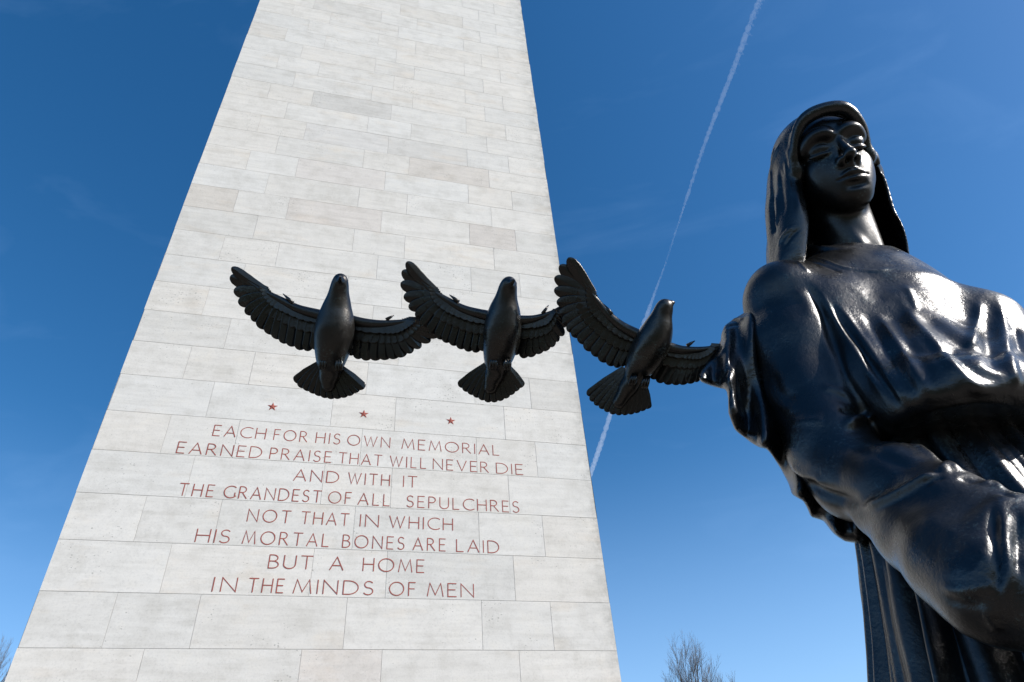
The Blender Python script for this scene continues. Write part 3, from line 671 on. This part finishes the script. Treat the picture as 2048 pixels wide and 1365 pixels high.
def build_mantle():
    poly = np.array([(1560, 590), (1500, 619), (1470, 637), (1450, 652), (1444, 668), (1443, 684), (1428, 702), (1408, 735), (1395, 752), (1401, 765), (1428, 774), (1454, 779), (1457, 800), (1457, 826), (1470, 860), (1500, 885), (1522, 898),
                     (1531, 897), (1543, 912), (1561, 938), (1576, 966), (1584, 990), (1606, 1000), (1615, 1015), (1622, 1034), (1648, 1040), (1668, 1068), (1690, 1083), (1722, 1088), (1760, 1070), (1760, 980), (1690, 760), (1640, 620)], float)
    f0 = -0.10; hw = 0.055
    pts = np.array([PL(x, y, f0) for x, y in poly]); lo = pts.min(0) - 0.14; hi = pts.max(0) + 0.14
    c = Clay(lo, hi, 0.0065)
    sl, X, Y, Z = c.box(lo, hi)
    X, Y, Z = np.broadcast_arrays(X, Y, Z); W = np.stack([X.ravel(), Y.ravel(), Z.ravel()], 1).astype(np.float64) - CAM
    q = W @ M3; px = CX + FPX * q[:, 0] / -q[:, 2]; py = CY - FPX * q[:, 1] / -q[:, 2]; depth = -q[:, 2]
    d2 = np.full(len(W), 1e9); ins = np.zeros(len(W), bool); n = len(poly)
    for i in range(n):
        a, b = poly[i], poly[(i + 1) % n]; ab = b - a
        t = np.clip(((px - a[0]) * ab[0] + (py - a[1]) * ab[1]) / (ab @ ab), 0, 1)
        d2 = np.minimum(d2, np.hypot(px - a[0] - t * ab[0], py - a[1] - t * ab[1]))
        cr = ((a[1] > py) != (b[1] > py)) & (px < (b[0] - a[0]) * (py - a[1]) / (b[1] - a[1] + 1e-12) + a[0]); ins ^= cr
    dm = np.where(ins, -d2, d2) * depth / FPX
    ff = (W + CAM - AX) @ FL
    wav = 0.022 * np.sin(px * 0.055 + py * 0.020) + 0.018 * np.sin(px * 0.11 - py * 0.012 + 1.0)
    ds = np.abs(ff - f0 - wav) - hw
    k = 0.05; h = np.maximum(k - np.abs(dm - ds), 0) / k; e = np.maximum(dm, ds) + h * h * k * 0.25
    c.put(sl, e.reshape(X.shape).astype(np.float32), 0)
    V, F = c.mesh(); V = relax(V, F, 2, 0.5)
    g2 = [([(262, 445), (300, 425), (370, 418)], 12, 10), ([(265, 470), (300, 450), (365, 445)], 10, -9), ([(300, 480), (260, 580), (190, 660), (140, 720)], 26, 10), ([(340, 500), (310, 620), (250, 720), (230, 770)], 24, -14),
          ([(130, 725), (190, 745), (260, 780)], 14, 9), ([(280, 800), (320, 900), (380, 1000), (430, 1060)], 26, 12), ([(350, 760), (370, 860), (410, 960)], 24, -14), ([(430, 940), (430, 1080)], 14, -12)]
    V = sculpt(V, F, g2, z2)
    g3 = [([(280, 330), (300, 420), (320, 500)], 16, -10), ([(440, 480), (450, 560), (490, 600)], 14, 10), ([(330, 380), (400, 480), (480, 590)], 18, -12), ([(500, 520), (530, 590), (560, 620)], 12, -9)]
    V = sculpt(V, F, g3, z3)
    V = lumps(V, vnormals(V, F), 21, 26.0, 0.0015)
    mesh_obj('mantle', V, F, BRONZE, statue)
build_mantle()

# ------------------------------------------------------------------ doves
def DV(px, py, off=0.0):
    """a point of the dove chain: about 1.7 m ahead of the camera, off metres nearer to it"""
    return P(px, py, 1.64 + (1440 - px) / 1000 * 0.14 - off - 0.0008 * (655 - py))
def feather(mb, pts, w, cam_n, thick=0.0055, tipround=0.12, n=14):
    """a blade along pts with a raised rachis, w its full half width"""
    C = catmull(pts, 6); L = np.concatenate([[0], np.cumsum(np.linalg.norm(np.diff(C, axis=0), axis=1))]); L /= L[-1]
    ts = np.concatenate([np.linspace(0, 0.86, n - 6), [0.90, 0.935, 0.962, 0.982, 0.994, 1.0]])
    Q = np.stack([np.interp(ts, L, C[:, k]) for k in range(3)], 1)
    wp = np.where(ts < 0.82, 0.55 + 0.45 * np.clip(ts / 0.5, 0, 1), 1.0) * np.sqrt(np.clip(1 - np.clip((ts - 1 + tipround) / tipround, 0, 1) ** 2, 0.0004, 1))
    V = []; F = []; us = (-1, -0.88, -0.09, 0, 0.09, 0.88, 1); hh = (-0.5, -0.22, -0.02, 0.26, 0.06, 0.34, 0.0)
    m = len(us)
    for i, q in enumerate(Q):
        t = Q[min(i + 1, len(Q) - 1)] - Q[max(i - 1, 0)]; t /= np.linalg.norm(t); sd = np.cross(t, cam_n); sd /= np.linalg.norm(sd)
        for u, h in zip(us, hh): V.append(q + sd * u * w * wp[i] + cam_n * h * thick)
        for u, h in zip(us, hh): V.append(q + sd * u * w * wp[i] * 0.97 + cam_n * (h - 1.0) * thick)
    for i in range(len(Q) - 1):
        a = i * 2 * m; b = a + 2 * m
        for k in range(m - 1):
            F.append([a + k, a + k + 1, b + k + 1, b + k]); F.append([a + m + k + 1, a + m + k, b + m + k, b + m + k + 1])
        F.append([a + m, a, b, b + m]); F.append([a + m - 1, a + 2 * m - 1, b + 2 * m - 1, b + m - 1])
    mb.add(V, F)
def wing(parent, lead, tips, arm_px, alula, up):
    mb = MB(); lead = catmull([np.array(p, float) for p in lead], 8)
    L = np.concatenate([[0], np.cumsum(np.hypot(*np.diff(lead, axis=0).T))]); L /= L[-1]
    at = lambda u: np.array([np.interp(u, L, lead[:, 0]), np.interp(u, L, lead[:, 1])])
    n = len(tips); tips = [np.array(t, float) for t in tips]
    mid = np.mean(tips, 0); cn = -ray(*mid)
    dep = lambda u: 0.05 * u * u * up                    # wing bends towards or away from the viewer at its tip
    roots = []; npri = 9
    for i, tp in enumerate(tips):
        if i < npri: u = 0.60 - 0.22 * i / npri
        else: u = 0.36 - 0.31 * (i - npri) / max(n - 1 - npri, 1)
        ut = 1.0 - 0.92 * i / (n - 1)
        r = at(u); dirn = tp - r; r = r + dirn / np.linalg.norm(dirn) * arm_px * 0.3; roots.append((u, ut, r))
    curve = []
    for i, tp in enumerate(tips):
        u, ut, r = roots[i]; k = max(0.0, 1 - i / npri); bow = at((u + 1) / 2) - (at(u) + at(1.0)) / 2
        md = (r + tp) / 2 + bow * k * 1.0; dv = tp - r; nrm = np.array([-dv[1], dv[0]])
        if i >= npri - 3: md = md + nrm * 0.025 * np.sign((md - mid) @ nrm)
        curve.append(md)
    for i, tp in enumerate(tips):
        u, ut, r = roots[i]
        nb = [tips[j] for j in (i - 1, i + 1) if 0 <= j < n]; sp = np.mean([np.linalg.norm(tp - q) for q in nb])
        w = min(max(sp * (0.56 if i < 5 else 0.74), 7.0), 13.5); pxm = zc(DV(*tp)) / FPX; st = 0.0016 * (n - i)
        pts = [DV(*r, dep(u) + 0.004 + st * .3), DV(*curve[i], dep((u + ut) / 2) + 0.002 + st * .3), DV(*tp, dep(ut) + st * 0.3)]
        feather(mb, pts, w * pxm, cn, tipround=0.30 if i < 6 else 0.16)
    # two sheets of coverts lying over the flight feathers, each with a scalloped hem
    qb = lambda i, f: (1 - f) ** 2 * roots[i][2] + 2 * f * (1 - f) * (2 * curve[i] - (roots[i][2] + tips[i]) / 2) + f * f * tips[i]
    fi = np.linspace(0, n - 1, (n - 1) * 8 + 1)
    for frac, off in ((0.56, 0.009), (0.30, 0.016)):
        rows = []; vv = np.array([0, .2, .4, .6, .75, .86, .94, .98, 1.0])
        for x in fi:
            i0 = int(min(x, n - 2)); g = x - i0; ph = abs(math.sin(math.pi * x)) ** 0.7
            fr = frac * (0.60 + 0.40 * min(1, max(0, x / 5.0))) * (0.93 + 0.09 * ph)
            uu = (1 - g) * roots[i0][0] + g * roots[i0 + 1][0]; uo = (1 - g) * roots[i0][1] + g * roots[i0 + 1][1]
            rows.append([((1 - g) * qb(i0, fr * v) + g * qb(i0 + 1, fr * v), dep(uu + (uo - uu) * fr * v), v, ph) for v in vv])
        V = []; F = []; m = len(vv); N = len(rows)
        for row in rows:
            for p, d, v, ph in row: V.append(DV(*p, d + off * (0.75 + 0.25 * v) + 0.0012 * ph * v * v - (0.0022 if v > .99 else 0)))
        for row in rows:
            for p, d, v, ph in row: V.append(DV(*p, d + off - 0.013))
        for i in range(N - 1):
            for k in range(m - 1):
                a = i * m + k; F.append([a, a + 1, a + m + 1, a + m]); a2 = a + N * m; F.append([a2, a2 + m, a2 + m + 1, a2 + 1])
            a = i * m + m - 1; F.append([a, a + N * m, a + N * m + m, a + m])
        for i in (0, N - 1):
            for k in range(m - 1):
                a = i * m + k; F.append([a, a + 1, a + 1 + N * m, a + N * m])
        mb.add(V, F)
    us = np.linspace(0, 0.97, 30); ap = []; ar = []
    for u in us:
        p = at(u); q = at(min(u + 0.02, 1)) - at(max(u - 0.02, 0)); q = q / np.linalg.norm(q); c = mid - p; nn = np.array([-q[1], q[0]]); nn = nn * np.sign(nn @ c)
        rr = arm_px * (1 - 0.78 * u); ap.append(DV(*(p + nn * rr * 0.9), dep(u) + 0.014 * (1 - u))); ar.append(rr * zc(DV(*p)) / FPX)
    mb.tube(ap, ar, 12)
    if alula:
        (x0, y0), (x1, y1) = alula
        p = [DV(x0, y0, dep(.5) + .012), DV((x0 + x1) / 2, (y0 + y1) / 2, dep(.5) + .010), DV(x1, y1, dep(.5) + .004)]; k = zc(p[0]) / FPX
        mb.tube(p, [4 * k, 3.2 * k, 0.8 * k], 8)
    return mb.build('wing', BRONZE_BIRD, parent)
def tail(parent, root, corners, half, n=12):
    mb = MB(); cn = -ray(*root)
    C = catmull([np.array(p, float) for p in corners], 8); L = np.concatenate([[0], np.cumsum(np.hypot(*np.diff(C, axis=0).T))]); L /= L[-1]
    for i in range(n):
        s = i / (n - 1); tp = np.array([np.interp(0.03 + 0.94 * s, L, C[:, 0]), np.interp(0.03 + 0.94 * s, L, C[:, 1])])
        r = np.array(root[0:2], float) + np.array(half, float) * (2 * s - 1); k = zc(DV(*tp)) / FPX
        sp = L[-1] * np.hypot(*np.diff(C, axis=0).T).sum() / (n - 1)
        o = 0.0035 * (1 - abs(2 * s - 1)) * 2
        feather(mb, [DV(*r, 0.006 + o), DV(*((r + tp) / 2), 0.003 + o), DV(*tp, o)], sp * 0.64 * k, cn, 0.0035)
    return mb.build('tail', BRONZE_BIRD, parent)
def dove(label, body, beak, undertail, lw, rw, tl, feet):
    c0 = DV(*body[2][:2]); d = empty('dove', c0); tag(d, label, 'dove sculpture', 'doves joined wing to wing')
    pts = [DV(x, y, o) for x, y, r, o in body]; rr = [r * zc(p) / FPX for (x, y, r, o), p in zip(body, pts)]
    allp = pts + [DV(*undertail[-1][:2])]; lo = np.min(allp, 0) - 0.12; hi = np.max(allp, 0) + 0.12
    c = Clay(lo, hi, 0.0032)
    sm = catmull([np.append(p, r) for p, r in zip(pts, rr)], 6); c.chain([(q[:3], q[3]) for q in sm], 0.012)
    bp = [DV(x, y, o) for x, y, r, o in beak]; c.chain([(p, r * zc(p) / FPX) for (x, y, r, o), p in zip(beak, bp)], 0.006)
    up = [DV(x, y, o) for x, y, r, o in undertail]; c.chain([(p, r * zc(p) / FPX) for (x, y, r, o), p in zip(undertail, up)], 0.012)
    # eyes: a small raised bead each side of the beak
    h = pts[0]; b = bp[-1] - h; b /= np.linalg.norm(b); ax = np.cross(b, pts[0] - pts[1]); ax /= np.linalg.norm(ax) + 1e-9
    for q in (-1, 1): c.cone(h + ax * q * rr[0] * 0.86 + b * rr[0] * 0.35, h + ax * q * rr[0] * 0.9 + b * rr[0] * 0.36, rr[0] * 0.22, rr[0] * 0.2, 0.003)
    V, F = c.mesh(); V = relax(V, F, 3, 0.5); V = lumps(V, vnormals(V, F), 4, 90.0, 0.0006)
    mesh_obj('body', V, F, BRONZE_BIRD, d)
    wing(d, *lw); wing(d, *rw); tail(d, *tl)
    for fx, fy, dx, dy in feet:
        m = MB()
        for t in (-1, 0, 1):
            p = [DV(fx + t * 4 - dx * 14, fy - dy * 14, .045), DV(fx + t * 5, fy, .062), DV(fx + t * 5 + dx * 9, fy + dy * 9, .055), DV(fx + t * 4.5 + dx * 13, fy + dy * 13, .040)]; k = zc(p[0]) / FPX
            m.tube(p, [3.0 * k, 3.3 * k, 2.8 * k, 1.0 * k], 8)
        m.build('foot', BRONZE_BIRD, d)
    return d
dove('leftmost bronze dove at the free end of the chain, lifting over the lettering',
     [(681, 561, 13.5, .075), (677, 590, 17, .060), (673, 625, 28, .045), (669, 662, 36, .040), (665, 700, 31, .030), (661, 728, 22, .018)],
     [(681, 562, 8, .085), (680.5, 557, 4.5, .112), (680, 553, 1.6, .128)],
     [(661, 728, 21, .016), (659, 752, 19, .012), (658, 772, 14, .010)],
     ([(648, 622), (600, 611), (567, 596), (522, 575), (487, 553), (466, 536)],
      [(463, 535), (460, 553), (467, 582), (476, 606), (490, 627), (504, 642), (520, 658), (536, 669), (552, 679), (567, 688), (582, 694), (599, 701), (614, 703), (629, 700)], 11, ((585, 606), (566, 588)), 1),
     ([(698, 630), (726, 637), (756, 641), (784, 641), (828, 637), (864, 626), (886, 616)],
      [(905, 645), (893, 660), (877, 673), (861, 684), (841, 697), (823, 707), (806, 715), (789, 719), (769, 721), (749, 722), (731, 722), (716, 719), (702, 712)], 11, ((772, 640), (788, 631)), -0.3),
     ((658, 730), [(586, 760), (600, 776), (640, 794), (668, 799), (700, 793), (733, 775)], (21, 3)),
     [(646, 726, -.1, 1), (678, 730, 0, 1)])
dove('middle bronze dove of the three, flying between the two others before the tower',
     [(1018, 567, 13.5, .075), (1013, 592, 17, .060), (1008, 628, 29, .045), (1004, 664, 34, .040), (999, 700, 29, .030), (994, 726, 21, .018)],
     [(1020, 569, 8, .085), (1026, 563, 4.5, .098), (1029, 560, 1.6, .104)],
     [(994, 726, 20, .016), (989, 752, 18, .012), (981, 776, 14, .010)],
     ([(985, 624), (934, 613), (900, 597), (862, 575), (830, 545), (815, 525)],
      [(813, 524), (804, 542), (801, 567), (807, 594), (817, 616), (831, 634), (845, 652), (860, 667), (877, 679), (890, 686), (905, 692), (920, 699), (935, 704), (950, 706), (964, 703)], 11, ((917, 604), (899, 590)), 1),
     ([(1037, 632), (1060, 632), (1079, 629), (1104, 621), (1122, 611), (1140, 600)],
      [(1150, 628), (1142, 640), (1133, 653), (1127, 672), (1116, 684), (1105, 695), (1091, 703), (1076, 709), (1060, 715), (1045, 717), (1030, 711)], 10, ((1085, 628), (1097, 611)), -0.3),
     ((993, 730), [(914, 770), (930, 784), (960, 800), (982, 806), (1012, 798), (1049, 772)], (21, 1)),
     [(987, 727, -.1, 1), (1015, 729, 0, 1)])
dove('bronze dove nearest the woman, its head in profile against the sky',
     [(1330, 612, 14, .055), (1322, 636, 17, .050), (1314, 664, 27, .045), (1301, 694, 32, .040), (1286, 722, 28, .030), (1272, 745, 20, .018)],
     [(1333, 609, 8.5, .055), (1344, 606, 4.5, .055), (1349, 606, 1.6, .053)],
     [(1270, 748, 19, .016), (1258, 772, 18, .012), (1238, 804, 14, .010)],
     ([(1287, 664), (1249, 646), (1223, 626), (1194, 594), (1168, 562), (1147, 528), (1138, 517)],
      [(1136, 516), (1119, 531), (1109, 555), (1108, 580), (1113, 605), (1118, 628), (1125, 647), (1134, 662), (1143, 672), (1157, 685), (1170, 700), (1186, 712), (1201, 724), (1217, 732), (1231, 736), (1242, 733)], 12, ((1224, 629), (1208, 609)), 1),
     ([(1336, 684), (1367, 693), (1407, 694), (1440, 688), (1470, 676)],
      [(1478, 705), (1462, 730), (1440, 748), (1420, 757), (1405, 762), (1392, 765), (1378, 768), (1362, 770), (1347, 770), (1331, 769), (1316, 766), (1304, 759)], 11, ((1374, 692), (1390, 682)), -0.3),
     ((1268, 750), [(1172, 787), (1184, 806), (1215, 826), (1238, 831), (1268, 828), (1300, 817)], (20, 14)),
     [(1266, 760, -.3, .9), (1291, 766, -.2, .9)])

# ------------------------------------------------------------------ bare trees
def bare_tree(label, base, height, seed, lean=0.0, spread=0.5, stems=2, wide=0.85):
    rng = random.Random(seed); t = empty('bare_tree', base); tag(t, label, 'tree', 'bare winter trees behind the tower')
    tr = MB(); cr = MB()
    def grow(p, d, L, r, lev):
        n = 4; pts = [p]; q = p.copy(); dd = d.copy()
        for i in range(n):
            dd = dd + np.array([rng.gauss(0, .10), rng.gauss(0, .10), rng.gauss(0, .05) + (0.10 if lev > 0 else 0)]); dd /= np.linalg.norm(dd); q = q + dd * L / n; pts.append(q.copy())
        (tr if lev == 0 else cr).tube(pts, [r * (1 - 0.62 * i / n) for i in range(n + 1)], 6 if lev < 2 else 3)
        if lev >= 5: return
        nc = (14, 8, 6, 4, 4)[lev]
        for c in range(nc):
            f = (0.42 + 0.58 * (c + rng.random()) / nc) if lev == 0 else (0.25 + 0.75 * (c + rng.random()) / nc); f = min(f, 0.999); i = int(f * n); b = pts[i] + (pts[i + 1] - pts[i]) * (f * n - i)
            ax = np.array([rng.gauss(0, 1), rng.gauss(0, 1), rng.gauss(0, .4)]); ax -= dd * (ax @ dd); ax /= np.linalg.norm(ax)
            ang = rng.uniform(.35, .75) * spread / 0.5
            nd_ = dd * math.cos(ang) + ax * math.sin(ang); grow(b, nd_, L * rng.uniform(.42, .62) * (1.15 - 0.5 * f if lev == 0 else 1), max(r * (0.42 if lev < 2 else .5), 0.006), lev + 1)
        # the leader carries on
        if lev < 4: grow(pts[-1], dd, L * 0.5, r * .38, lev + 1)
    for k in range(stems):
        a = rng.uniform(0, 6.28); d = np.array([lean + (k - (stems - 1) / 2) * 0.05, 0.02, 1.0]); d /= np.linalg.norm(d)
        grow(np.array(base, float) + np.array([(k - (stems - 1) / 2) * 0.25, 0, 0]), d, height * 0.62, height * 0.018, 0)
    for b_ in (tr, cr): b_.V = [v - np.array(base) for v in b_.V]
    top = max(v[:, 2].max() for v in cr.V)
    for b_ in (tr, cr): b_.V = [v * np.array([wide, wide, 1]) * height / top + np.array(base) for v in b_.V]
    tr.build('trunk', BARK, t); cr.build('crown', BARK, t)
tp = P(1388, 1272, 46.0)
bare_tree('bare leafless tree standing low between the tower and the statue', (tp[0] + 0.35, 46.0, 0.0), tp[2], 12, wide=0.8)
tp = P(2, 1256, 48.0)
bare_tree('bare leafless tree cut off beside the lower edge of the tower', (tp[0], 48.0, 0.0), tp[2], 8)

# ------------------------------------------------------------------ vapour trail
def contrail():
    H = 9000.0
    def at(px, py): d = ray(px, py); return CAM + d * ((H - CAM[2]) / d[2])
    line = [(1526, -14), (1505, 34), (1470, 130), (1437, 215), (1405, 300), (1374, 395), (1352, 462), (1330, 530), (1308, 590), (1288, 648), (1262, 720), (1236, 780), (1214, 850), (1184, 940), (1150, 1030)]
    rp = [7.4, 6.8, 6.2, 6.0, 5.0, 3.8, 2.2, 2.0, 3.8, 6.4, 6.0, 5.8, 5.6, 6.2, 5.0]
    C = catmull([np.array([x, y, r]) for (x, y), r in zip(line, rp)], 26); rng = random.Random(2); mb = MB()
    pts = []; rr = []
    for x, y, r in C:
        p = at(x, y); pts.append(p); rr.append(0.8 * r * zc(p) / FPX * rng.uniform(0.68, 1.28))
    mb.tube(pts, rr, 12)
    for i in range(0, 60, 5):                           # small puffs on its newer end
        b = pts[i]; k = zc(b) / FPX; d = (pts[i + 1] - b); d /= np.linalg.norm(d)
        sd = np.cross(d, ray(*C[i][:2])); sd *= -1 if sd[0] < 0 else 1
        mb.tube([b, b + sd * 7 * k + d * 3 * k, b + sd * rng.uniform(9, 14) * k + d * 5 * k], [3.0 * k, 2.4 * k, 0.7 * k], 8)
    m = bpy.data.materials.new('ice_vapour'); m.use_nodes = True; t = m.node_tree; t.nodes.clear()
    o = t.nodes.new('ShaderNodeOutputMaterial'); v = t.nodes.new('ShaderNodeVolumePrincipled')
    v.inputs['Color'].default_value = (1, 1, 1, 1); v.inputs['Density'].default_value = 0.0018; v.inputs['Anisotropy'].default_value = 0.0
    t.links.new(v.outputs[0], o.inputs['Volume'])
    ob = mb.build('vapour_trail', m); tag(ob, 'thin white vapour trail slanting down the blue sky', 'vapour trail')
contrail()
